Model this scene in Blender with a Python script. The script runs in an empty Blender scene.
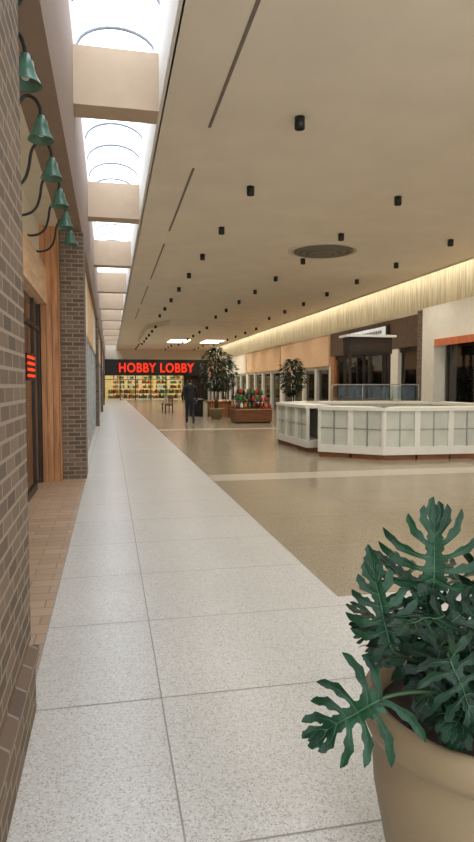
import bpy, bmesh, math, random
from mathutils import Vector, Matrix
random.seed(7)
sc = bpy.context.scene
sc.view_settings.view_transform = 'Standard'
sc.view_settings.look = 'None'
sc.view_settings.exposure = 1.0

# ---------------------------------------------------------------- materials
def srgb(r, g, b):
    def f(c):
        c /= 255.0
        return c/12.92 if c <= 0.04045 else ((c+0.055)/1.055)**2.4
    return (f(r), f(g), f(b), 1.0)

def new_mat(name):
    m = bpy.data.materials.new(name); m.use_nodes = True
    nt = m.node_tree
    return m, nt, nt.nodes['Principled BSDF']

def mat(name, col, rough=0.6, metal=0.0, noise=0.12, nscale=6.0, bump=0.0, bscale=60.0, emit=0.0, ecol=None, trans=0.0, spec=0.5, stretch=None):
    m, nt, b = new_mat(name)
    c = srgb(*col)
    tc = nt.nodes.new('ShaderNodeTexCoord')
    mp = nt.nodes.new('ShaderNodeMapping')
    nt.links.new(tc.outputs['Object'], mp.inputs['Vector'])
    if stretch: mp.inputs['Scale'].default_value = stretch
    n = nt.nodes.new('ShaderNodeTexNoise'); n.inputs['Scale'].default_value = nscale
    n.inputs['Detail'].default_value = 4
    nt.links.new(mp.outputs[0], n.inputs['Vector'])
    r = nt.nodes.new('ShaderNodeValToRGB')
    r.color_ramp.elements[0].position = 0.3; r.color_ramp.elements[1].position = 0.7
    r.color_ramp.elements[0].color = tuple(max(0, x*(1-noise)) for x in c[:3])+(1,)
    r.color_ramp.elements[1].color = tuple(min(1, x*(1+noise)) for x in c[:3])+(1,)
    nt.links.new(n.outputs['Fac'], r.inputs['Fac'])
    nt.links.new(r.outputs['Color'], b.inputs['Base Color'])
    b.inputs['Roughness'].default_value = rough
    b.inputs['Metallic'].default_value = metal
    b.inputs['Specular IOR Level'].default_value = spec
    b.inputs['Transmission Weight'].default_value = trans
    if bump > 0:
        n2 = nt.nodes.new('ShaderNodeTexNoise'); n2.inputs['Scale'].default_value = bscale
        nt.links.new(mp.outputs[0], n2.inputs['Vector'])
        bp = nt.nodes.new('ShaderNodeBump'); bp.inputs['Strength'].default_value = bump
        bp.inputs['Distance'].default_value = 0.01
        nt.links.new(n2.outputs['Fac'], bp.inputs['Height'])
        nt.links.new(bp.outputs[0], b.inputs['Normal'])
    if emit > 0:
        b.inputs['Emission Color'].default_value = srgb(*(ecol or col))
        b.inputs['Emission Strength'].default_value = emit
    return m

def terrazzo(name, base, dark, light, rough=0.22, scale=170):
    m, nt, b = new_mat(name)
    tc = nt.nodes.new('ShaderNodeTexCoord')
    v = nt.nodes.new('ShaderNodeTexVoronoi'); v.inputs['Scale'].default_value = scale
    nt.links.new(tc.outputs['Object'], v.inputs['Vector'])
    sep = nt.nodes.new('ShaderNodeSeparateColor'); nt.links.new(v.outputs['Color'], sep.inputs[0])
    r = nt.nodes.new('ShaderNodeValToRGB'); r.color_ramp.interpolation = 'CONSTANT'
    e = r.color_ramp.elements
    e[0].position = 0; e[0].color = srgb(*dark)
    e[1].position = 0.15; e[1].color = srgb(*base)
    x = e.new(0.78); x.color = srgb(*light)
    nt.links.new(sep.outputs[0], r.inputs['Fac'])
    n = nt.nodes.new('ShaderNodeTexNoise'); n.inputs['Scale'].default_value = 0.9; n.inputs['Detail'].default_value = 3
    nt.links.new(tc.outputs['Object'], n.inputs['Vector'])
    mx = nt.nodes.new('ShaderNodeMix'); mx.data_type = 'RGBA'; mx.blend_type = 'MULTIPLY'
    mr = nt.nodes.new('ShaderNodeMapRange')
    mr.inputs['From Min'].default_value = 0.3; mr.inputs['From Max'].default_value = 0.7
    mr.inputs['To Min'].default_value = 0.94; mr.inputs['To Max'].default_value = 1.03
    nt.links.new(n.outputs['Fac'], mr.inputs['Value'])
    cmb = nt.nodes.new('ShaderNodeCombineColor')
    for i in range(3): nt.links.new(mr.outputs[0], cmb.inputs[i])
    mx.inputs['Factor'].default_value = 1.0
    nt.links.new(r.outputs['Color'], mx.inputs['A']); nt.links.new(cmb.outputs[0], mx.inputs['B'])
    nt.links.new(mx.outputs['Result'], b.inputs['Base Color'])
    b.inputs['Roughness'].default_value = rough
    b.inputs['Specular IOR Level'].default_value = 0.4
    return m

def brick(name, c1, c2, mortar, bw=0.2, rh=0.067, ms=0.008, plan=False, rough=0.8, bumps=0.6, offset=0.5):
    m, nt, b = new_mat(name)
    tc = nt.nodes.new('ShaderNodeTexCoord')
    bt = nt.nodes.new('ShaderNodeTexBrick')
    bt.offset = offset
    if plan:
        nt.links.new(tc.outputs['Object'], bt.inputs['Vector'])
    else:
        s = nt.nodes.new('ShaderNodeSeparateXYZ'); nt.links.new(tc.outputs['Object'], s.inputs[0])
        a = nt.nodes.new('ShaderNodeMath'); nt.links.new(s.outputs[0], a.inputs[0]); nt.links.new(s.outputs[1], a.inputs[1])
        c = nt.nodes.new('ShaderNodeCombineXYZ'); nt.links.new(a.outputs[0], c.inputs[0]); nt.links.new(s.outputs[2], c.inputs[1])
        nt.links.new(c.outputs[0], bt.inputs['Vector'])
    bt.inputs['Scale'].default_value = 1.0
    bt.inputs['Color1'].default_value = srgb(*c1); bt.inputs['Color2'].default_value = srgb(*c2)
    bt.inputs['Mortar'].default_value = srgb(*mortar)
    bt.inputs['Mortar Size'].default_value = ms
    bt.inputs['Brick Width'].default_value = bw; bt.inputs['Row Height'].default_value = rh
    nt.links.new(bt.outputs['Color'], b.inputs['Base Color'])
    b.inputs['Roughness'].default_value = rough
    bp = nt.nodes.new('ShaderNodeBump'); bp.invert = True
    bp.inputs['Strength'].default_value = bumps; bp.inputs['Distance'].default_value = 0.006
    nt.links.new(bt.outputs['Fac'], bp.inputs['Height']); nt.links.new(bp.outputs[0], b.inputs['Normal'])
    return m

def emis(name, col, s):
    m = bpy.data.materials.new(name); m.use_nodes = True
    nt = m.node_tree; nt.nodes.clear()
    o = nt.nodes.new('ShaderNodeOutputMaterial'); e = nt.nodes.new('ShaderNodeEmission')
    e.inputs['Color'].default_value = srgb(*col); e.inputs['Strength'].default_value = s
    nt.links.new(e.outputs[0], o.inputs[0])
    return m

def glass(name, tint=(225,235,232), alpha=0.25, rough=0.05):
    m = bpy.data.materials.new(name); m.use_nodes = True
    nt = m.node_tree; nt.nodes.clear()
    o = nt.nodes.new('ShaderNodeOutputMaterial')
    t = nt.nodes.new('ShaderNodeBsdfTransparent'); t.inputs[0].default_value = srgb(*tint)
    g = nt.nodes.new('ShaderNodeBsdfGlossy'); g.inputs['Roughness'].default_value = rough
    fr = nt.nodes.new('ShaderNodeFresnel'); fr.inputs[0].default_value = 1.5
    mx = nt.nodes.new('ShaderNodeMixShader')
    ad = nt.nodes.new('ShaderNodeMath'); ad.inputs[1].default_value = alpha*0.3
    nt.links.new(fr.outputs[0], ad.inputs[0]); nt.links.new(ad.outputs[0], mx.inputs[0])
    nt.links.new(t.outputs[0], mx.inputs[1]); nt.links.new(g.outputs[0], mx.inputs[2]); nt.links.new(mx.outputs[0], o.inputs[0])
    return m

M = {}
M['white_terr'] = terrazzo('white_terrazzo', (198,195,188), (168,163,154), (211,209,204), 0.28)
M['tan_terr'] = terrazzo('tan_terrazzo', (150,137,114), (126,113,93), (168,155,132), 0.20)
M['band'] = terrazzo('band_terrazzo', (186,176,158), (162,152,134), (200,190,172), 0.24)
M['seam'] = mat('seam_strip', (150,144,134), 0.5)
M['seamt'] = mat('seam_strip_tan', (128,115,95), 0.5)
M['quarry'] = brick('quarry_tile', (178,152,126), (162,136,112), (132,114,98), 0.30, 0.15, 0.005, plan=True, rough=0.4, bumps=0.3)
M['brick'] = brick('pier_brick', (122,102,84), (88,73,60), (146,132,114), 0.2, 0.068, 0.008)
M['ceil'] = mat('ceiling_plaster', (228,215,195), 0.9, noise=0.04, nscale=1.2, bump=0.25, bscale=35)
M['fascia'] = mat('fascia_plaster_shaded', (142,120,102), 0.85, noise=0.05, bump=0.1)  # plaster darkened: the fascia's shadow is put into its base colour
M['beam'] = mat('beam_plaster', (192,168,142), 0.85, noise=0.04)
M['well'] = mat('well_white', (222,216,204), 0.8, noise=0.03)
M['cream'] = mat('cream_paint', (216,205,182), 0.8, noise=0.04)
M['cream2'] = mat('shop_surround_cream', (242,234,216), 0.7, noise=0.03)
M['white'] = mat('white_paint', (226,222,210), 0.55, noise=0.03)
M['wood'] = mat('knotty_wood', (186,130,84), 0.5, noise=0.35, nscale=3.0, stretch=(6,6,0.7), spec=0.4)
M['woodl'] = mat('header_wood', (212,178,142), 0.5, noise=0.2, nscale=3.0, stretch=(6,0.7,6), spec=0.4)
M['woodd'] = mat('bench_wood', (120,74,44), 0.5, noise=0.3, nscale=3.0, stretch=(1,6,6))
M['black'] = mat('black_metal', (24,23,22), 0.45, noise=0.1)
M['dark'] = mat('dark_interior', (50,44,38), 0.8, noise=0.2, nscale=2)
M['slot'] = mat('slot_dark', (120,110,96), 0.8)
M['brown'] = mat('brown_fascia', (96,74,56), 0.6, noise=0.2)
M['peach'] = mat('peach_fascia', (240,198,154), 0.7, noise=0.06)
M['orange'] = mat('orange_strip', (215,120,75), 0.6)
M['green'] = mat('green_enamel', (70,106,88), 0.3, noise=0.08, spec=0.6)
M['bronze'] = mat('bronze_frame', (58,46,36), 0.4, metal=0.3)
M['glass'] = glass('clear_glass')
M['alu'] = mat('brushed_metal', (170,168,162), 0.4, metal=0.7)
M['frost'] = mat('display_panel', (214,214,200), 0.25, noise=0.06)
M['frosti'] = mat('display_glass_panel', (200,202,188), 0.14, noise=0.08, nscale=3)
M['terra'] = mat('tan_pot_clay', (148,127,96), 0.55, noise=0.08, bump=0.1)
M['soil'] = mat('potting_soil', (52,40,30), 0.95, noise=0.4, nscale=40, bump=0.8)
M['skyl'] = emis('skylight_fiberglass', (226,238,255), 2.4)
M['rib'] = mat('skylight_rib', (112,114,118), 0.5)
M['lens'] = emis('troffer_lens', (255,244,220), 2.2)
M['signred'] = mat('sign_letter_red', (225,50,25), 0.4, emit=0.38, ecol=(240,50,22))
M['neon'] = emis('neon_red', (255,60,30), 1.0)
M['signface'] = mat('sign_face_white', (220,225,225), 0.4, emit=0.2)
M['storei'] = mat('store_interior_glow', (220,205,150), 0.8, emit=0.08)  # faint glow put into the walls to brighten the store inside
M['poster'] = mat('window_display_glow', (205,212,216), 0.5, noise=0.1, nscale=2, emit=0.08)  # panels glow faintly by themselves, standing in for shop lighting
m, nt, b = new_mat('fluted_wall')
tc = nt.nodes.new('ShaderNodeTexCoord'); w = nt.nodes.new('ShaderNodeTexNoise'); mp = nt.nodes.new('ShaderNodeMapping')
mp.inputs['Scale'].default_value = (1, 9, 0.5); w.inputs['Scale'].default_value = 2.0
nt.links.new(tc.outputs['Object'], mp.inputs[0]); nt.links.new(mp.outputs[0], w.inputs['Vector'])
r = nt.nodes.new('ShaderNodeValToRGB'); r.color_ramp.elements[0].color = srgb(180,168,140); r.color_ramp.elements[1].color = srgb(222,213,188)  # darker streaks paint in the shade between the flutes
r.color_ramp.elements[0].position = 0.35; r.color_ramp.elements[1].position = 0.65
nt.links.new(w.outputs['Fac'], r.inputs[0]); nt.links.new(r.outputs[0], b.inputs['Base Color'])
bp = nt.nodes.new('ShaderNodeBump'); bp.inputs['Strength'].default_value = 0.8; bp.inputs['Distance'].default_value = 0.03
nt.links.new(w.outputs['Fac'], bp.inputs['Height']); nt.links.new(bp.outputs[0], b.inputs['Normal'])
b.inputs['Roughness'].default_value = 0.85
M['flute'] = m
def leafmat(name, c1, c2):
    m, nt, b = new_mat(name)
    tc = nt.nodes.new('ShaderNodeTexCoord'); n = nt.nodes.new('ShaderNodeTexNoise'); n.inputs['Scale'].default_value = 14
    nt.links.new(tc.outputs['Object'], n.inputs['Vector'])
    r = nt.nodes.new('ShaderNodeValToRGB'); r.color_ramp.elements[0].color = srgb(*c1); r.color_ramp.elements[1].color = srgb(*c2)
    r.color_ramp.elements[0].position = 0.35; r.color_ramp.elements[1].position = 0.68
    nt.links.new(n.outputs['Fac'], r.inputs[0]); nt.links.new(r.outputs[0], b.inputs['Base Color'])
    b.inputs['Roughness'].default_value = 0.45
    b.inputs['Specular IOR Level'].default_value = 0.3
    return m
M['leaf'] = leafmat('philodendron_leaf', (20,52,34), (36,76,50))
M['leafd'] = leafmat('philodendron_leaf_dark', (13,34,22), (24,54,34))
M['rib2'] = mat('leaf_midrib', (56,92,60), 0.5)
M['stem'] = mat('leaf_stem', (44,70,38), 0.5)
M['ficus'] = leafmat('ficus_leaf', (24,40,22), (44,64,36))
M['bark'] = mat('tree_bark', (88,70,52), 0.9, noise=0.3, nscale=20)
M['jacket'] = mat('jacket_black', (26,26,30), 0.8)
M['jeans'] = mat('trousers_dark', (34,38,48), 0.85)
M['skin'] = mat('skin', (176,128,100), 0.6)
M['hair'] = mat('hair_dark', (30,24,20), 0.8)
M['merch1'] = mat('merch_red', (180,50,36), 0.6)
M['merch2'] = mat('merch_green', (60,120,50), 0.6)
M['merch3'] = mat('merch_yellow', (225,180,60), 0.6)
M['merch4'] = mat('merch_white', (220,220,210), 0.6)
M['merch5'] = mat('merch_brown', (90,62,44), 0.5)
M['merch6'] = mat('merch_orange', (210,110,50), 0.6)

# ---------------------------------------------------------------- mesh builder
class MB:
    def __init__(s): s.v=[]; s.f=[]; s.mi=[]; s.sm=[]; s.mats=[]
    def m(s, key):
        mt = M[key]
        if mt not in s.mats: s.mats.append(mt)
        return s.mats.index(mt)
    def face(s, pts, key, smooth=False):
        o=len(s.v); s.v += [tuple(p) for p in pts]; s.f.append(tuple(range(o,o+len(pts)))); s.mi.append(s.m(key)); s.sm.append(smooth)
    def box(s,x0,x1,y0,y1,z0,z1,key,T=None):
        o=len(s.v); P=[(x0,y0,z0),(x1,y0,z0),(x1,y1,z0),(x0,y1,z0),(x0,y0,z1),(x1,y0,z1),(x1,y1,z1),(x0,y1,z1)]
        if T: P=[tuple(T @ Vector(p)) for p in P]
        s.v+=P; k=s.m(key)
        for q in [(0,3,2,1),(4,5,6,7),(0,1,5,4),(1,2,6,5),(2,3,7,6),(3,0,4,7)]:
            s.f.append(tuple(o+i for i in q)); s.mi.append(k); s.sm.append(False)
    def prism(s, pts, z0, z1, key):
        n=len(pts); o=len(s.v); k=s.m(key)
        s.v += [(p[0],p[1],z0) for p in pts]+[(p[0],p[1],z1) for p in pts]
        s.f.append(tuple(o+i for i in reversed(range(n)))); s.f.append(tuple(o+n+i for i in range(n)))
        s.mi+=[k,k]; s.sm+=[False,False]
        for i in range(n):
            j=(i+1)%n; s.f.append((o+i,o+j,o+n+j,o+n+i)); s.mi.append(k); s.sm.append(False)
    def lathe(s, prof, c, key, n=24, keys=None, scale=(1,1)):
        o=len(s.v); c=Vector(c)
        for (r,z) in prof:
            for i in range(n):
                a=2*math.pi*i/n; s.v.append((c.x+r*math.cos(a)*scale[0], c.y+r*math.sin(a)*scale[1], c.z+z))
        for j in range(len(prof)-1):
            k=s.m(keys[j] if keys else key)
            for i in range(n):
                i2=(i+1)%n
                s.f.append((o+j*n+i,o+j*n+i2,o+(j+1)*n+i2,o+(j+1)*n+i)); s.mi.append(k); s.sm.append(True)
    def tube(s, pts, rad, key, n=8, cap=True):
        pts=[Vector(p) for p in pts]
        if not hasattr(rad,'__len__'): rad=[rad]*len(pts)
        o=len(s.v); k=s.m(key); prev=None
        for i,p in enumerate(pts):
            d=(pts[min(i+1,len(pts)-1)]-pts[max(i-1,0)]).normalized()
            if prev is None:
                a=Vector((0,0,1)) if abs(d.z)<0.9 else Vector((1,0,0))
                u=d.cross(a).normalized()
            else:
                u=(prev-d*prev.dot(d)).normalized()
            prev=u; w=d.cross(u)
            for q in range(n):
                t=2*math.pi*q/n; s.v.append(tuple(p+(u*math.cos(t)+w*math.sin(t))*rad[i]))
        for i in range(len(pts)-1):
            for q in range(n):
                q2=(q+1)%n; s.f.append((o+i*n+q,o+i*n+q2,o+(i+1)*n+q2,o+(i+1)*n+q)); s.mi.append(k); s.sm.append(True)
        if cap:
            s.f.append(tuple(o+q for q in reversed(range(n)))); s.mi.append(k); s.sm.append(False)
            e=o+(len(pts)-1)*n; s.f.append(tuple(e+q for q in range(n))); s.mi.append(k); s.sm.append(False)
    def build(s, name, parent=None, fix=True, origin=None, bevel=0):
        me=bpy.data.meshes.new(name)
        off=Vector(origin) if origin else Vector((0,0,0))
        me.from_pydata([tuple(Vector(p)-off) for p in s.v],[],s.f)
        for mt in s.mats: me.materials.append(mt)
        for i,p in enumerate(me.polygons): p.material_index=s.mi[i]; p.use_smooth=s.sm[i]
        if fix:
            bm=bmesh.new(); bm.from_mesh(me); bmesh.ops.recalc_face_normals(bm,faces=bm.faces); bm.to_mesh(me); bm.free()
        ob=bpy.data.objects.new(name,me); sc.collection.objects.link(ob); ob.location=off
        if parent:
            ob.parent=parent; ob.location=off-parent.location
        if bevel:
            md=ob.modifiers.new('bev','BEVEL'); md.width=bevel; md.segments=2; md.limit_method='ANGLE'
        return ob
def empty(name, loc=(0,0,0)):
    e=bpy.data.objects.new(name,None); sc.collection.objects.link(e); e.location=loc; e.empty_display_size=0.2; return e
def catmull(P, sub=6):
    P=[Vector(p) for p in P]; Q=[P[0]*2-P[1]]+P+[P[-1]*2-P[-2]]; out=[]
    for i in range(1,len(Q)-2):
        for j in range(sub):
            t=j/sub; a,b,c,d=Q[i-1],Q[i],Q[i+1],Q[i+2]
            out.append(0.5*((2*b)+(c-a)*t+(2*a-5*b+4*c-d)*t*t+(3*b-a-3*c+d)*t**3))
    out.append(P[-1]); return out

YN, YF = -3.0, 61.0
XL = -0.38       # pier plane
CZ = 5.0         # main ceiling
XR = 9.8         # storefront plane on the right

# ---------------------------------------------------------------- floor
f=MB()
def q(x0,x1,y0,y1,k,z=0): f.face([(x0,y0,z),(x1,y0,z),(x1,y1,z),(x0,y1,z)],k)
q(-0.39,1.57,YN,YF,'white_terr')
q(1.57,10.4,YN,4.0,'white_terr')
q(1.57,10.4,4.0,9.3,'tan_terr')
q(1.57,10.4,9.3,9.95,'band')
q(1.57,10.4,9.95,20.0,'tan_terr')
q(1.57,10.4,20.0,20.6,'band')
q(1.57,10.4,20.6,YF,'tan_terr')
q(-4.0,-0.39,YN,10.3,'quarry')
q(-4.0,-0.39,10.3,YF,'white_terr')
q(-4.0,12.0,YF,70,'white_terr')
def seam(x0,x1,y0,y1,k='seam'): f.face([(x0,y0,.0012),(x1,y0,.0012),(x1,y1,.0012),(x0,y1,.0012)],k)
w=0.0035
seam(0.225-w,0.225+w,YN,YF)
seam(-0.39-w,-0.39+w,YN,YF); seam(1.57-w,1.57+w,4.0,YF,'seamt')
y=-2.05
while y<60:
    seam(-0.39,1.57,y-w,y+w); y+=0.98
y=-2.05
while y<4: seam(1.57,10.4,y-w,y+w); y+=0.98
for x in (3.0,4.45,5.9,7.35,8.8):
    seam(x-w,x+w,4.0,YF,'seamt')
y=5.3
while y<60: seam(1.57,10.4,y-w,y+w,'seamt'); y+=1.33
f.build('floor', fix=False)

# ---------------------------------------------------------------- ceiling
c=MB()
c.box(0.70,XR,YN,YF,CZ,CZ+0.12,'ceil')
c.box(XR-0.04,XR,YN,YF,CZ-0.05,CZ,'ceil')
c.box(XR,10.5,YN,YF,5.7,5.8,'ceil')
c.box(XR-0.1,XR,YN,YF,CZ+0.12,5.7,'ceil')
for (a,b2) in [(2.0,8.4),(10.0,14.1),(15.4,20.6),(22.0,27),(28.4,33)]:
    c.box(1.35,1.39,a,b2,CZ-0.006,CZ+0.002,'slot')  # flat dark strips, painting the shade inside recessed slots
c.prism([(3.2,33),(7.3,33),(8.9,36),(8.9,48),(2.2,48),(2.2,36)],4.72,CZ,'ceil')
c.build('ceiling')

lp=MB()
for x in (5.0,7.5):
    lp.box(x-0.7,x+0.7,43.5,46.5,4.69,4.72,'lens')
lp.build('ceiling_light_panel')

# skylight
s=MB()
zs=6.15
def vault(a0,a1,key,rr=0.0,nn=14):
    for i in range(nn):
        t0=math.pi*i/nn; t1=math.pi*(i+1)/nn
        P=[]
        for t in (t0,t1): P.append((0.15-math.cos(t)*(0.56-rr), zs+math.sin(t)*(0.34-rr)))
        s.face([(P[0][0],a0,P[0][1]),(P[1][0],a0,P[1][1]),(P[1][0],a1,P[1][1]),(P[0][0],a1,P[0][1])],key,True)
vault(YN,YF,'skyl')
y=YN+0.3
while y<YF:
    pts=[(0.15-math.cos(math.pi*i/14)*0.545,y,zs+math.sin(math.pi*i/14)*0.325) for i in range(15)]
    s.tube(pts,0.024,'rib',6)
    y+=1.06
s.build('window_skylight', fix=False)
bm=MB()
bm.box(0.66,0.72,YN,YF,CZ,zs+0.02,'well')
bm.box(0.72,0.9,YN,YF,zs-0.05,zs+0.02,'well')
bm.build('trim_skylight_curb')
bm=MB()
y=2.85
while y<YF-1:
    bm.box(-0.40,0.66,y,y+0.4,CZ+0.0,5.72,'beam'); y+=5.2
bm.build('ceiling_beam')

# ---------------------------------------------------------------- left side
l=MB()
l.box(-0.72,-0.40,YN,YF,3.9,5.82,'fascia')
l.box(-0.72,-0.40,YN,YF,5.82,zs+0.02,'well')
l.box(-4.0,-0.72,YN,YF,3.9,4.0,'cream')
l.build('wall_left')
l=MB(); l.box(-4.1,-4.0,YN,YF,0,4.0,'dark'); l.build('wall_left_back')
l=MB()
l.box(-1.12,-1.02,3.0,9.75,3.25,3.9,'cream')
l.box(-1.16,-0.92,3.0,9.75,2.72,3.25,'woodl')
l.box(-1.1,-0.745,9.75,9.95,0,3.9,'wood')
l.box(-3.99,-1.02,9.75,9.95,0,3.9,'dark')
for k in range(4): l.box(-0.765-0.09*k,-0.76-0.09*k,9.743,9.75,0,3.9,'brown')
for yy in (3.0,4.6,6.2,7.8,9.0,9.69): l.box(-1.09,-1.03,yy,yy+0.06,0,2.72,'bronze')
l.box(-1.09,-1.03,3.0,9.75,2.3,2.36,'bronze'); l.box(-1.09,-1.03,3.0,9.0,0,0.1,'bronze')
l.box(-1.065,-1.055,3.0,9.7,0.1,2.72,'glass')
l.box(-1.02,-0.9,3.0,3.12,0,2.72,'white')
l.build('window_1')
ns=MB()
for zz in (1.62,1.70,1.78,1.86): ns.tube([(-1.012,8.15,zz),(-1.012,8.75,zz)],0.018,'neon',6)
ns.box(-1.028,-1.02,8.1,8.8,1.56,1.92,'black')
for yy in (8.2,8.7): ns.tube([(-1.024,yy,1.92),(-1.024,yy,2.33)],0.004,'black',5)
ns.build('neon_window_sign')
def facade(idx,parts):
    l=MB()
    for a,b3,k in parts:
        l.box(-0.60,-0.48,a,b3,2.6,3.89,k)
        l.box(-0.56,-0.50,a,b3,0,0.12,'alu'); l.box(-0.56,-0.50,a,b3,2.54,2.6,'alu')
        n=max(2,int((b3-a)/1.4))
        for i in range(n+1):
            yy=a+(b3-a-0.06)*i/n; l.box(-0.56,-0.50,yy,yy+0.06,0.12,2.54,'alu')
        l.box(-0.58,-0.56,a,b3,0.12,2.6,'poster' if k!='peach' else 'peach')
        l.box(-0.535,-0.525,a,b3,0.12,2.54,'glass')
    l.build('window_%d'%idx)
facade(2,[(10.63,14.5,'cream2'),(14.5,19,'peach'),(19,22.58,'cream2')])
facade(3,[(23.22,31,'cream2'),(31,34.58,'peach')])
facade(4,[(35.22,40,'peach'),(40,46.58,'cream2')])
facade(5,[(47.22,52,'cream2'),(52,60.7,'cream2')])

p=MB()
p.box(-0.74,XL,1.4,2.95,0.30,3.89,'brick')
p.box(-0.74,-0.35,1.2,2.86,0,0.25,'brick'); p.box(-0.74,-0.335,1.18,2.88,0.25,0.30,'brick')
p.build('brick_pier')
p=MB(); p.box(-0.74,XL,9.96,10.62,0,3.89,'brick'); p.build('brick_pier')
for yy in (22.6,34.6,46.6):
    p=MB(); p.box(-0.8,XL,yy,yy+0.6,0,3.89,'brick'); p.build('brick_pier')

# gooseneck lamps
for k in range(7):
    y=3.27+0.9*k; g=MB()
    bx=-0.50; bz=3.50
    pts=catmull([(-1.005,y,3.31),(-0.90,y,3.29),(-0.80,y,3.32),(-0.735,y,3.39),(-0.70,y,3.50),(-0.675,y,3.64),(-0.61,y,3.73),(-0.54,y,3.71),(-0.505,y,3.65),(-0.50,y,3.585)],5)
    g.tube(pts,0.014,'black',8)
    g.tube([(-1.018,y,3.31),(-0.99,y,3.31)],0.05,'black',14)
    prof=[(0.012,0.09),(0.028,0.09),(0.034,0.06),(0.05,0.045),(0.058,0.0),(0.066,-0.03),(0.098,-0.09),(0.103,-0.10),(0.094,-0.092),(0.06,-0.03),(0.02,0.02),(0.001,0.03)]
    g.lathe(prof,(bx,y,bz),'green',24)
    g.lathe([(0.001,0.02),(0.025,0.0),(0.035,-0.04),(0.02,-0.065),(0.001,-0.07)],(bx,y,bz),'merch4',12)
    g.build('gooseneck_wall_lamp', fix=False)

# ---------------------------------------------------------------- right wall
r=MB()
r.box(10.4,10.5,YN,YF,3.6,5.8,'flute')
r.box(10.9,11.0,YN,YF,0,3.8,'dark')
r.box(XR-0.05,10.4,YN,YF,3.76,3.86,'cream')
r.box(XR,10.9,YN,YF,3.6,3.76,'cream')
r.box(XR-0.35,XR+0.2,5.0,17.3,2.75,3.84,'cream2')
r.box(XR-0.35,XR+0.2,16.6,17.3,0,2.75,'cream2')
r.box(XR-0.35,XR+0.2,5.0,5.6,0,2.75,'cream2')
r.box(XR-0.40,XR-0.34,5.8,16.5,2.64,2.84,'orange')
for yy in (7.5,9.5,11.5,13.4,15.0,16.4): r.box(XR,XR+0.08,yy,yy+0.08,0,2.75,'bronze')
r.box(XR+0.03,XR+0.05,5.6,16.7,0,2.75,'glass')
r.box(XR,11,YN,5.0,0,3.6,'cream')
r.box(XR-0.2,XR+0.3,17.35,17.9,0,3.84,'brick')
r.box(XR-0.12,XR+0.1,17.9,25.9,2.75,3.76,'brown')
r.box(XR-0.02,XR+0.08,17.9,25.9,2.60,2.75,'bronze')
yy=17.95
while yy<25.9: r.box(XR,XR+0.08,yy,yy+0.08,0,2.6,'bronze'); yy+=1.3
r.box(XR+0.03,XR+0.05,17.9,25.9,0,2.6,'glass')
r.box(XR-0.1,XR+0.3,19.4,20.1,0,2.75,'cream2'); r.box(XR-0.1,XR+0.3,25.5,25.9,0,2.75,'wood')
for yy in (18.3,21.2,22.6,24.0): r.box(XR+0.5,XR+0.55,yy,yy+0.7,0.2,2.1,'poster')
for a,b3,k in [(25.9,34,'peach'),(34,43,'peach'),(43,52,'cream2'),(52,61,'peach')]:
    r.box(XR-0.15,XR+0.1,a+0.15,b3-0.15,2.35,3.7,k)
    r.box(XR-0.05,XR+0.1,a,b3,2.2,2.4,'white')
    n=4
    for i in range(n+1):
        y2=a+(b3-a-0.3)*i/n; r.box(XR-0.08,XR+0.2,y2,y2+0.3,0,2.35,'white' if i%2 else 'cream2')
    r.box(XR+0.05,XR+0.06,a,b3,0,2.3,'glass')
r.build('wall_right')
sg=MB(); sg.box(XR-0.24,XR-0.13,20.0,23.4,3.12,3.62,'bronze'); sg.box(XR-0.255,XR-0.24,20.1,23.3,3.17,3.57,'signface')
for i in range(16):
    yy=20.4+i*0.165; sg.box(XR-0.262,XR-0.255,yy,yy+0.1,3.33,3.45,'bronze')
sg.build('shop_sign_box')

# ---------------------------------------------------------------- end store
e=MB()
e.box(-4.0,12.0,YF,YF+0.3,4.0,6.2,'cream')
e.box(-0.6,10.4,YF-0.2,YF+0.3,2.42,4.0,'black')
for xx in (-0.5,1.0,2.5,4.0,5.5,7.2,9.0,10.2): e.box(xx-0.05,xx+0.05,YF,YF+0.1,0,2.45,'bronze')
e.box(-0.5,10.2,YF,YF+0.1,2.0,2.06,'bronze')
e.box(7.3,10.3,YF+0.1,YF+0.3,0,2.45,'dark')
e.box(-4,12,69.9,70,0,4.2,'storei'); e.box(-4.1,-4,YF,70,0,4.2,'storei'); e.box(12,12.1,YF,70,0,4.2,'storei')
e.box(-4,12,YF+0.3,70,4.2,4.3,'storei')
e.build('wall_end')
sp=MB()
for xx in range(5): sp.box(-0.2+xx*2.3,1.0+xx*2.3,62.5,68,4.15,4.2,'lens')
sp.build('store_ceiling_light')
sh=MB()
for i in range(5):
    for (yr,dx,lv_n) in ((62.6,0.0,2),(65.0,0.5,5)):
        x0=-0.2+i*1.5+dx
        for lv in range(lv_n):
            sh.box(x0,x0+1.25,yr,yr+0.4,0.1+lv*0.5,0.14+lv*0.5,'white')
            x=x0
            while x<x0+1.12:
                ww=random.uniform(0.1,0.26); sh.box(x,x+ww*0.9,yr+0.02,yr+0.38,0.14+lv*0.5,0.14+lv*0.5+random.uniform(0.22,0.42),random.choice(['merch1','merch2','merch3','merch6','merch5','merch2','merch4'])); x+=ww
        for xx in (x0,x0+1.21): sh.box(xx,xx+0.04,yr,yr+0.4,0,0.5*lv_n+0.1,'white')
sh.build('store_shelves')

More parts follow.
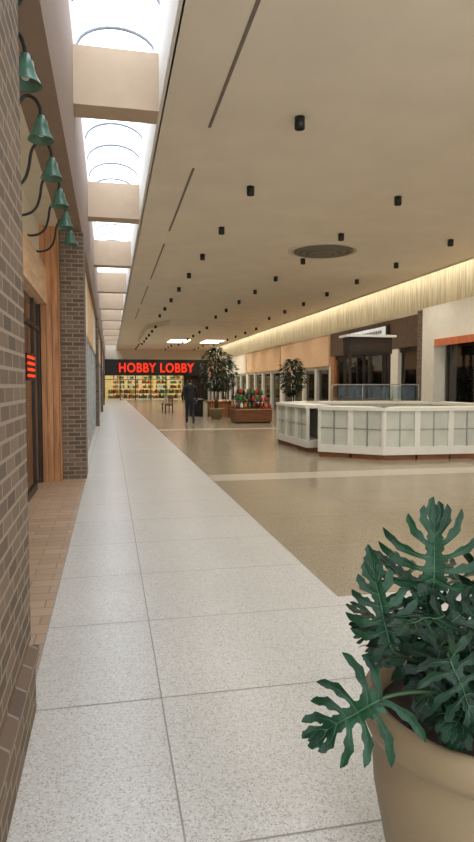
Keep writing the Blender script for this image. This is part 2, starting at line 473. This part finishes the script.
tx=bpy.data.curves.new('store_sign','FONT'); tx.body='HOBBY LOBBY'; tx.size=1.26; tx.extrude=0.08; tx.offset=0.032; tx.space_character=1.1
to=bpy.data.objects.new('store_sign_tmp',tx); sc.collection.objects.link(to)
to.rotation_euler=(math.radians(90),0,0)
bpy.context.view_layer.update()
dg=bpy.context.evaluated_depsgraph_get()
me=bpy.data.meshes.new_from_object(to.evaluated_get(dg))
xs=[v.co.x for v in me.vertices]; wd=max(xs)-min(xs); x0=min(xs)
for v in me.vertices: v.co.x=(v.co.x-x0)*7.4/wd
me.materials.clear(); me.materials.append(M['signred'])
so=bpy.data.objects.new('store_sign',me); sc.collection.objects.link(so)
so.rotation_euler=(math.radians(90),0,0); so.location=(0.9,YF-0.29,2.76)
bpy.data.objects.remove(to)

# ---------------------------------------------------------------- ceiling cans
cn=MB()
canpos=[]
for xx in (2.48,5.3,8.1):
    y=5.0
    while y<60:
        if not (2.2<xx<8.9 and 33<y<48): canpos.append((xx,y,CZ))
        else: canpos.append((xx,y,4.72))
        y+=2.85
for (x,y,z) in canpos:
    cn.lathe([(0.0,0),(0.068,0),(0.068,-0.15),(0.06,-0.15),(0.055,-0.1),(0.0,-0.1)],(x,y,z),'black',16)
cn.build('ceiling_downlights', fix=False)
for (x,y,z) in canpos:
    L=bpy.data.lights.new('downlight_fill_spot','SPOT'); L.energy=62; L.color=(1,0.95,0.86); L.spot_size=math.radians(155); L.spot_blend=0.9; L.shadow_soft_size=0.05  # added fill spots to brighten the hall; the cans themselves look unlit
    o=bpy.data.objects.new('downlight_fill_spot',L); sc.collection.objects.link(o); o.location=(x,y,z-0.16)

d=MB()
ctr=(5.5,15.3,CZ)
for r0,r1,z0,k in [(0.93,0.80,-0.02,'cream'),(0.76,0.62,-0.05,'slot'),(0.58,0.44,-0.07,'slot'),(0.40,0.26,-0.09,'slot'),(0.22,0.0,-0.1,'slot')]:
    d.lathe([(r0,0),(r0,z0),(r1,z0-0.015),(r1,0)],ctr,k,40)
d.build('ceiling_air_diffuser', fix=False)

# ---------------------------------------------------------------- glass kiosk counter
k=MB()
poly=[(4.2,15.2),(4.25,12.1),(5.3,11.15),(8.2,11.05),(9.0,12.0),(9.0,15.2),(8.0,16.2),(5.2,16.2)]
def run(p0,p1,n,gap=None):
    p0=Vector((p0[0],p0[1],0)); p1=Vector((p1[0],p1[1],0)); L=(p1-p0).length; ux=(p1-p0)/L; uy=Vector((-ux.y,ux.x,0))
    cxy=Vector((6.6,13.6,0))
    if (cxy-p0).dot(uy)<0: uy=-uy
    T=Matrix(((ux.x,uy.x,0,p0.x),(ux.y,uy.y,0,p0.y),(0,0,1,0),(0,0,0,1)))
    for i in range(n):
        a=L*i/n; b4=L*(i+1)/n
        if gap==i:
            k.box(a,b4,0.55,0.6,0,0.8,'brown',T); continue
        k.box(a+0.02,b4-0.02,0.06,0.55,0.0,0.10,'woodd',T)
        k.box(a,b4,0.03,0.55,0.10,0.26,'white',T)
        k.box(a+0.05,b4-0.05,0.06,0.08,0.26,0.98,'frosti',T)
        k.box(a,a+0.06,0.03,0.10,0.26,0.98,'white',T); k.box(b4-0.06,b4,0.03,0.10,0.26,0.98,'white',T)
        k.box(a+0.06,b4-0.06,0.045,0.06,0.60,0.62,'alu',T)
        k.box(a,b4,0.0,0.6,0.98,1.05,'white',T)
        k.box(a,b4,0.5,0.55,0.26,0.98,'frost',T)
        m2=(a+b4)/2; k.box(m2-0.012,m2+0.012,0.04,0.06,0.26,0.98,'alu',T)
run(poly[1],poly[0],4,gap=0)
run(poly[1],poly[2],2)
run(poly[2],poly[3],4)
run(poly[3],poly[4],1); run(poly[4],poly[5],4); run(poly[5],poly[6],1); run(poly[6],poly[7],4); run(poly[7],poly[0],1)
k.build('display_counter_kiosk')
gr=MB()
for xx in (6.0,6.9,7.8,8.6): gr.tube([(xx,15.9,1.05),(xx,15.9,1.5)],0.015,'alu',8)
gr.box(6.0,8.6,15.885,15.915,1.49,1.52,'alu'); gr.box(6.0,8.6,15.895,15.905,1.08,1.46,'glass')
gr.build('glass_rail')

dk=MB()
dk.box(7.1,8.5,17.4,17.9,2.45,2.95,'black'); dk.box(7.15,8.45,17.39,17.4,2.52,2.88,'bronze'); dk.box(7.0,8.6,17.3,18.0,2.95,3.02,'white')
for xx in (7.12,7.75,8.40):
    for yy in (17.42,17.82): dk.box(xx,xx+0.07,yy,yy+0.06,0,2.45,'bronze')
dk.box(7.1,8.5,17.45,17.9,0,1.0,'brown'); dk.box(7.05,8.55,17.4,17.95,1.0,1.05,'bronze')
dk.build('vendor_booth')

# ---------------------------------------------------------------- merchandise displays
def cart(x,y,w1,d1,name):
    m1=MB()
    m1.box(x-w1/2,x+w1/2,y-d1/2,y+d1/2,0.06,0.52,'woodd'); m1.box(x-w1/2+0.05,x+w1/2-0.05,y-d1/2+0.05,y+d1/2-0.05,0,0.06,'black')
    m1.box(x-w1/2-0.03,x+w1/2+0.03,y-d1/2-0.03,y+d1/2+0.03,0.52,0.57,'wood')
    for t,(zz,ww) in enumerate([(0.57,1.0),(0.84,0.8),(1.1,0.6)]):
        m1.box(x-w1/2*ww,x+w1/2*ww,y-d1/2*ww,y+d1/2*ww,zz,zz+0.03,'black')
        n=int(w1*ww/0.16)
        for i in range(n):
            for sgn in (-1,1):
                cx=x-w1/2*ww+0.08+i*(w1*ww-0.16)/max(1,n-1); cy=y+sgn*(d1/2*ww-0.08)
                m1.lathe([(0,0),(0.05,0),(0.065,0.06),(0.06,0.13),(0.025,0.17),(0.03,0.2),(0.0,0.2)],(cx,cy,zz+0.03),random.choice(['black','merch5','bronze','merch1','merch4','merch6','merch2']),10)
    m1.box(x-0.04,x+0.04,y-0.04,y+0.04,0.57,1.3,'black')
    m1.build(name)
cart(5.5,23.6,1.45,1.1,'merchandise_display')
cart(5.95,27.0,1.3,1.0,'merchandise_display')
def wbin(x0,x1,y0,y1,h):
    pb=MB()
    pb.box(x0,x1,y0,y1,0,h,'wood'); pb.box(x0-.05,x1+.05,y0-.05,y0+.05,h,h+.06,'woodd'); pb.box(x0-.05,x1+.05,y1-.05,y1+.05,h,h+.06,'woodd')
    pb.box(x0-.05,x0+.05,y0+.05,y1-.05,h,h+.06,'woodd'); pb.box(x1-.05,x1+.05,y0+.05,y1-.05,h,h+.06,'woodd')
    for i in range(5): pb.box(x0+(x1-x0)*i/5,x0+(x1-x0)*i/5+.02,y0-.01,y0,0.03,h,'woodd')
    for i in range(40):
        cx=random.uniform(x0+.1,x1-.1); cy=random.uniform(y0+.1,y1-.1)
        pb.lathe([(0,0),(0.05,0.02),(0.06,0.07),(0.03,0.12),(0,0.13)],(cx,cy,h),random.choice(['merch1','merch3','merch4','merch6','merch2']),7)
    pb.build('wooden_bin')
wbin(4.6,5.5,28.1,29.0,0.66)
wbin(5.2,6.2,31,32,0.6)
rb=MB()
rb.prism([(3.75,29.0),(4.3,28.4),(4.4,30.2),(3.85,30.8)],0,0.76,'black')
rb.prism([(3.7,28.95),(4.35,28.3),(4.45,30.25),(3.8,30.9)],0.76,0.82,'bronze')
rb.build('black_display_stand')
bn=MB()
for i in range(4): bn.box(2.9+i*0.12,3.0+i*0.12,33,35.2,0.42,0.46,'woodd')
for yy in (33.1,35.0):
    bn.box(2.92,2.98,yy,yy+0.06,0,0.42,'black'); bn.box(3.3,3.36,yy,yy+0.06,0,0.85,'black'); bn.box(2.92,3.36,yy,yy+0.06,0.38,0.42,'black')
for zz in (0.55,0.7): bn.box(3.28,3.32,33,35.2,zz,zz+0.1,'woodd')
bn.build('bench')

# ---------------------------------------------------------------- trees
def tree(x,y,h,cr,name,pot='terra',n=800,ls=0.15):
    t=MB()
    t.lathe([(0,0),(0.22,0),(0.3,0.4),(0.33,0.42),(0.33,0.48),(0.29,0.48),(0.28,0.42),(0,0.42)],(x,y,0),pot,20)
    for kx in range(3):
        a=kx*2.1; t.tube([(x+0.05*math.cos(a),y+0.05*math.sin(a),0.4),(x+0.08*math.cos(a+1),y+0.08*math.sin(a+1),h*0.4),(x+0.25*math.cos(a+1.5),y+0.25*math.sin(a+1.5),h*0.62),(x+0.4*math.cos(a+1.7),y+0.4*math.sin(a+1.7),h*0.8)],[0.035,0.03,0.02,0.01],'bark',7)
    for i in range(n):
        a=random.uniform(0,6.283); u=random.random()**0.5; hz=random.uniform(-1,1)
        rr=cr*u*math.sqrt(max(0.05,1-hz*hz)); cz=h*0.70
        cx=x+rr*math.cos(a); cy=y+rr*math.sin(a); zz=cz+hz*h*0.29
        dv=Vector((math.cos(a+random.uniform(-.6,.6)),math.sin(a+random.uniform(-.6,.6)),random.uniform(-1.1,0.3))).normalized()
        sd=dv.cross(Vector((random.uniform(-.5,.5),random.uniform(-.5,.5),1))).normalized()
        L=ls*random.uniform(1.0,2.2); W=ls*0.3; p0=Vector((cx,cy,zz))
        t.face([p0,p0+dv*L*0.4+sd*W,p0+dv*L,p0+dv*L*0.4-sd*W],'ficus')
    t.build(name, fix=False)
tree(4.55,26.2,3.15,0.68,'potted_ficus_tree')
tree(8.15,26.6,2.7,0.6,'potted_ficus_tree')
tree(6.4,34.0,3.0,0.7,'potted_ficus_tree')

# ---------------------------------------------------------------- man walking away
def build_man(x,y):
    V=[];E=[];R=[]
    def av(co,r,p=None):
        V.append(co);R.append(r)
        if p is not None: E.append((p,len(V)-1))
        return len(V)-1
    pel=av((0,0,0.95),(0.165,0.12)); sp1=av((0,0.01,1.10),(0.155,0.115),pel); ch=av((0,0.02,1.30),(0.185,0.13),sp1)
    uc=av((0,0.02,1.43),(0.14,0.10),ch); nk=av((0,0.03,1.51),(0.058,0.06),uc); hb=av((0,0.045,1.585),(0.072,0.085),nk); hd=av((0,0.05,1.67),(0.078,0.095),hb); ht=av((0,0.045,1.735),(0.045,0.055),hd)
    for sgn,kn,an,toe in [(-1,(-.1,.13,.50),(-.1,.20,.10),(-.115,.36,.045)),(1,(.1,.0,.50),(.1,-.27,.16),(.11,-.16,.05))]:
        hp=av((sgn*0.095,0,0.86),(0.095,0.1),pel); th=av(((sgn*0.1+kn[0])/2,kn[1]/2,0.69),(0.082,0.085),hp); k1=av(kn,(0.06,0.062),th)
        cf=av(tuple(kn[i]*0.6+an[i]*0.4 for i in range(3)),(0.058,0.06),k1); a1=av(an,(0.045,0.048),cf); t1=av(toe,(0.042,0.032),a1)
    hands=[]
    for sgn,el,wr in [(-1,(-.29,-.07,1.14),(-.27,.04,.91)),(1,(.29,.02,1.14),(.28,.16,.93))]:
        sh_=av((sgn*0.2,0.02,1.41),(0.068,0.07),uc); um=av(tuple((Vector((sgn*.2,.02,1.41))+Vector(el))/2),(0.056,0.058),sh_); e1=av(el,(0.05,0.05),um)
        w1=av(wr,(0.034,0.036),e1); dr=(Vector(wr)-Vector(el)).normalized(); pm=av(tuple(Vector(wr)+dr*0.07),(0.018,0.036),w1); hands.append((sgn,Vector(wr)+dr*0.085,dr))
    me=bpy.data.meshes.new('m'); me.from_pydata(V,E,[]); o=bpy.data.objects.new('m',me); sc.collection.objects.link(o)
    sk=o.modifiers.new('s','SKIN'); su=o.modifiers.new('u','SUBSURF'); su.levels=2; su.render_levels=2
    for i,rr in enumerate(R): me.skin_vertices[0].data[i].radius=rr
    me.skin_vertices[0].data[0].use_root=True
    bpy.context.view_layer.update()
    dg=bpy.context.evaluated_depsgraph_get(); m2=bpy.data.meshes.new_from_object(o.evaluated_get(dg)); bpy.data.objects.remove(o)
    for kx in ('jacket','jeans','skin','hair','black'): m2.materials.append(M[kx])
    for p in m2.polygons:
        c=p.center; p.use_smooth=True
        if c.z>1.52: mi=2 if (c.y>0.07 and c.z<1.70) or c.z<1.57 else 3
        elif c.z<0.10 or (c.z<0.13 and c.y<-0.1): mi=4
        elif abs(c.x)>0.2 and c.z<0.93: mi=2
        elif c.z<0.86: mi=1
        else: mi=0
        p.material_index=mi
    par=empty('man_walking',(x,y,0)); b1=bpy.data.objects.new('body',m2); sc.collection.objects.link(b1); b1.parent=par
    h=MB()
    for sgn,p,dr in hands:
        for fi,ln in enumerate((0.07,0.08,0.075,0.06)):
            off=Vector((0,(-0.027+fi*0.018),0)); s0=p+off; curl=Vector((-sgn*0.35,0,0))
            h.tube([s0-dr*0.02,s0+dr*ln*0.5,s0+(dr+curl).normalized()*ln*0.8+dr*0.01,s0+(dr+curl*1.8).normalized()*ln],[0.009,0.009,0.008,0.006],'skin',6)
        h.tube([p-dr*0.05+Vector((0,0.03,0)),p-dr*0.02+Vector((0,0.05,0)),p+dr*0.02+Vector((0,0.055,0))],[0.011,0.010,0.007],'skin',6)
    for sgn in (-1,1):
        h.lathe([(0,-0.03),(0.012,-0.02),(0.016,0.01),(0.008,0.03),(0,0.032)],(sgn*0.08,0.05,1.635),'skin',8)
        h.lathe([(0,-0.008),(0.008,0),(0,0.008)],(sgn*0.03,0.135,1.66),'hair',8)
    h.tube([(0,0.135,1.66),(0,0.155,1.625),(0,0.135,1.615)],[0.008,0.013,0.01],'skin',8)
    h.tube([(-0.022,0.13,1.59),(0,0.137,1.588),(0.022,0.13,1.59)],[0.004,0.006,0.004],'merch1',6)
    ob=h.build('hands_and_face', fix=False); ob.parent=par
build_man(2.95,22.8)

# ---------------------------------------------------------------- potted philodendron
pc=Vector((1.055,1.50,0))
par=empty('potted_philodendron',tuple(pc))
pt=MB()
pt.lathe([(0,0),(0.235,0),(0.25,0.02),(0.295,0.18),(0.325,0.34),(0.332,0.44),(0.322,0.50),(0.328,0.515),(0.352,0.525),(0.362,0.55),(0.362,0.595),(0.350,0.618),(0.335,0.62),(0.322,0.61),(0.312,0.57),(0.31,0.5)],tuple(pc),'terra',64)
pt.build('pot',parent=par,fix=False,origin=tuple(pc))
so_=MB(); so_.lathe([(0.312,0.55),(0.2,0.565),(0.1,0.575),(0,0.58)],tuple(pc),'soil',32); so_.build('soil',parent=par,fix=False,origin=tuple(pc))
fl=MB()
def leaf(base,tip,nrm,wid,key='leaf',n=6,droop=0.12,root=None):
    base=Vector(base);tip=Vector(tip);u=tip-base;L=u.length;u.normalize();nrm=Vector(nrm);nn=(nrm-u*nrm.dot(u)).normalized();v=nn.cross(u)
    ph=random.uniform(0,6)
    def mp(a,b,dz=0):
        h=-droop*L*(a/L)**2+0.10*abs(b)-0.9*b*b/max(wid,0.01)*0.7+0.004*math.sin(a*70+ph)+0.004*math.sin(b*80+ph)
        return base+u*a+v*b+nn*(h+dz)
    spc=L*0.80/(n-1)
    N=24; rows=[]
    for i in range(N+1):
        t=i/N; hw=(0.014+0.07*wid)*(1-0.6*t)*(1+0.2*math.cos(2*math.pi*(t*L*0.98-0.02*L)/spc))
        if i==N: hw=0.002
        rows.append([mp(t*L*0.98,-hw),mp(t*L*0.98,-hw/2),mp(t*L*0.98,0,-0.002),mp(t*L*0.98,hw/2),mp(t*L*0.98,hw)])
    for i in range(N):
        for j in range(4): fl.face([rows[i][j],rows[i+1][j],rows[i+1][j+1],rows[i][j+1]],key,True)
    jobs=[]
    for sgn in (-1,1):
        for kx in range(n):
            t=kx/(n-1)
            a0=L*(0.02+0.80*t); ang=math.radians(134-100*t+random.uniform(-7,7))
            ln=wid*0.55*(0.80+0.42*math.sin(math.pi*min(1,t*0.9+0.15)))*(1-0.36*t)*random.uniform(0.9,1.1)
            jobs.append((sgn,a0,ang,ln,kx,5.0))
    jobs.append((1,0.80*L,0.0,0.32*L,1,0.0))
    for sgn,a0,ang,ln,kx,cv in jobs:
            lw=max(spc*0.37,0.0105)
            S=12; cl=[]; a=a0;b=0.0; A=ang
            for i in range(S+1):
                cl.append((a,b,A)); a+=math.cos(A)*ln/S; b+=math.sin(A)*ln/S; A-=math.radians(cv)
            prof =[0.85,0.75,0.66,0.62,0.72,1.15,1.30,0.85,0.82,1.05,0.85,0.58,0.08]
            prof2=[0.85,0.75,0.66,0.60,0.64,0.78,1.05,1.30,0.88,0.80,0.95,0.60,0.08]
            dz=0.0006*(kx%3+1)
            rw=[]
            for i,(a,b,A) in enumerate(cl):
                na,nb=-math.sin(A),math.cos(A)
                w1=lw*prof[i]; w2=lw*prof2[i]
                rw.append([mp(a-na*w1,sgn*(b-nb*w1),dz),mp(a,sgn*b,dz-0.0015),mp(a+na*w2,sgn*(b+nb*w2),dz)])
            for i in range(S):
                for j in range(2): fl.face([rw[i][j],rw[i+1][j],rw[i+1][j+1],rw[i][j+1]],key,True)
            fl.tube([mp(cl[i][0],sgn*cl[i][1],0.0006) for i in (0,3,6,9)],[0.0012,0.001,0.0007,0.0004],'rib2',5)
    fl.tube([mp(L*i/8,0,0.0003) for i in range(9)],[0.0028-0.0023*i/8 for i in range(9)],'rib2',6)
    r0=Vector(root) if root else Vector((pc.x+random.uniform(-.1,.06),pc.y+random.uniform(-.08,.08),0.56))
    pts=[]
    c1=r0+Vector((0,0,0.55*max(0.15,(base.z-r0.z)))); c2=base-u*0.07
    for i in range(13):
        t=i/12; pts.append(r0*(1-t)**3+c1*3*t*(1-t)**2+c2*3*t*t*(1-t)+base*t**3)
    fl.tube(pts,[0.0075-0.0035*i/12 for i in range(13)],'stem',7)
leaf((.828,1.433,.960),(.838,1.445,1.160),(-.35,-.85,.45),0.27,n=7)
leaf((.690,1.403,.840),(.645,1.428,1.060),(-.45,-.85,.2),0.16,n=7)
leaf((.600,1.264,.776),(.452,1.294,.690),(-.15,-.80,.70),0.22)
leaf((.791,1.382,.852),(.925,1.363,.960),(-.3,-.85,.5),0.18,'leafd')
leaf((.789,1.331,.848),(.750,1.327,.683),(-.3,-.85,.4),0.18,'leafd')
leaf((.785,1.279,.846),(.860,1.255,.675),(-.1,-.95,.4),0.18,'leafd')
leaf((.803,1.426,.791),(.700,1.453,.870),(-.3,-.8,.6),0.16,'leaf')
leaf((.93,1.40,.80),(.90,1.33,.96),(-.3,-.85,.4),0.18,'leafd')
leaf((.90,1.45,.75),(.79,1.36,.73),(-.3,-.7,.7),0.17,'leafd')
leaf((.95,1.38,.76),(.93,1.22,.70),(-.2,-.8,.7),0.18,'leafd')
leaf((.84,1.46,.83),(.80,1.42,.96),(-.3,-.85,.4),0.16,'leafd')
leaf((.88,1.36,.70),(.80,1.26,.66),(-.3,-.7,.7),0.17,'leafd')
leaf((.86,1.38,.78),(.93,1.30,.84),(-.3,-.8,.6),0.17,'leaf')
leaf((.85,1.42,.68),(.76,1.36,.74),(-.3,-.8,.5),0.16,'leafd')
leaf((1.0,1.42,.96),(1.08,1.36,1.12),(-.2,-.85,.4),0.2,'leafd')
for i in range(20):
    a=-0.9+i*0.26+random.uniform(-.1,.1); rr=random.uniform(.14,.26); z=random.uniform(.70,.90)
    dr=Vector((math.cos(a),math.sin(a),0)); b0=pc+dr*rr+Vector((0,0,z)); tp=b0+dr*random.uniform(.13,.18)+Vector((0,0,random.uniform(-.08,.10)))
    leaf(tuple(b0),tuple(tp),(dr.x*0.3-0.1,dr.y*0.3-0.2,1),0.2,'leafd')
fl.build('foliage',parent=par,fix=False,origin=tuple(pc))

# ---------------------------------------------------------------- lights
def area(name,loc,rot,sx,sy,en,col):
    L=bpy.data.lights.new(name,'AREA'); L.shape='RECTANGLE'; L.size=sx; L.size_y=sy; L.energy=en; L.color=col
    o=bpy.data.objects.new(name,L); sc.collection.objects.link(o); o.location=loc; o.rotation_euler=rot; return o
area('cove_light_tube',(9.86,29,5.30),(0,math.radians(-55),0),0.1,62,180,(1,0.92,0.76))
w=bpy.data.worlds.new('World'); sc.world=w; w.use_nodes=True
nt=w.node_tree; bg=nt.nodes['Background']; bg.inputs[0].default_value=(0.90,0.95,1,1); bg.inputs[1].default_value=1.5

# ---------------------------------------------------------------- camera
cd=bpy.data.cameras.new('camera'); co=bpy.data.objects.new('camera',cd); sc.collection.objects.link(co)
cd.sensor_fit='VERTICAL'; cd.sensor_height=36; cd.lens=26.0; cd.clip_end=300; cd.clip_start=0.05
co.location=(0,0,1.5); co.rotation_euler=(math.radians(90-3.4),0,math.radians(-11.8))
sc.camera=co
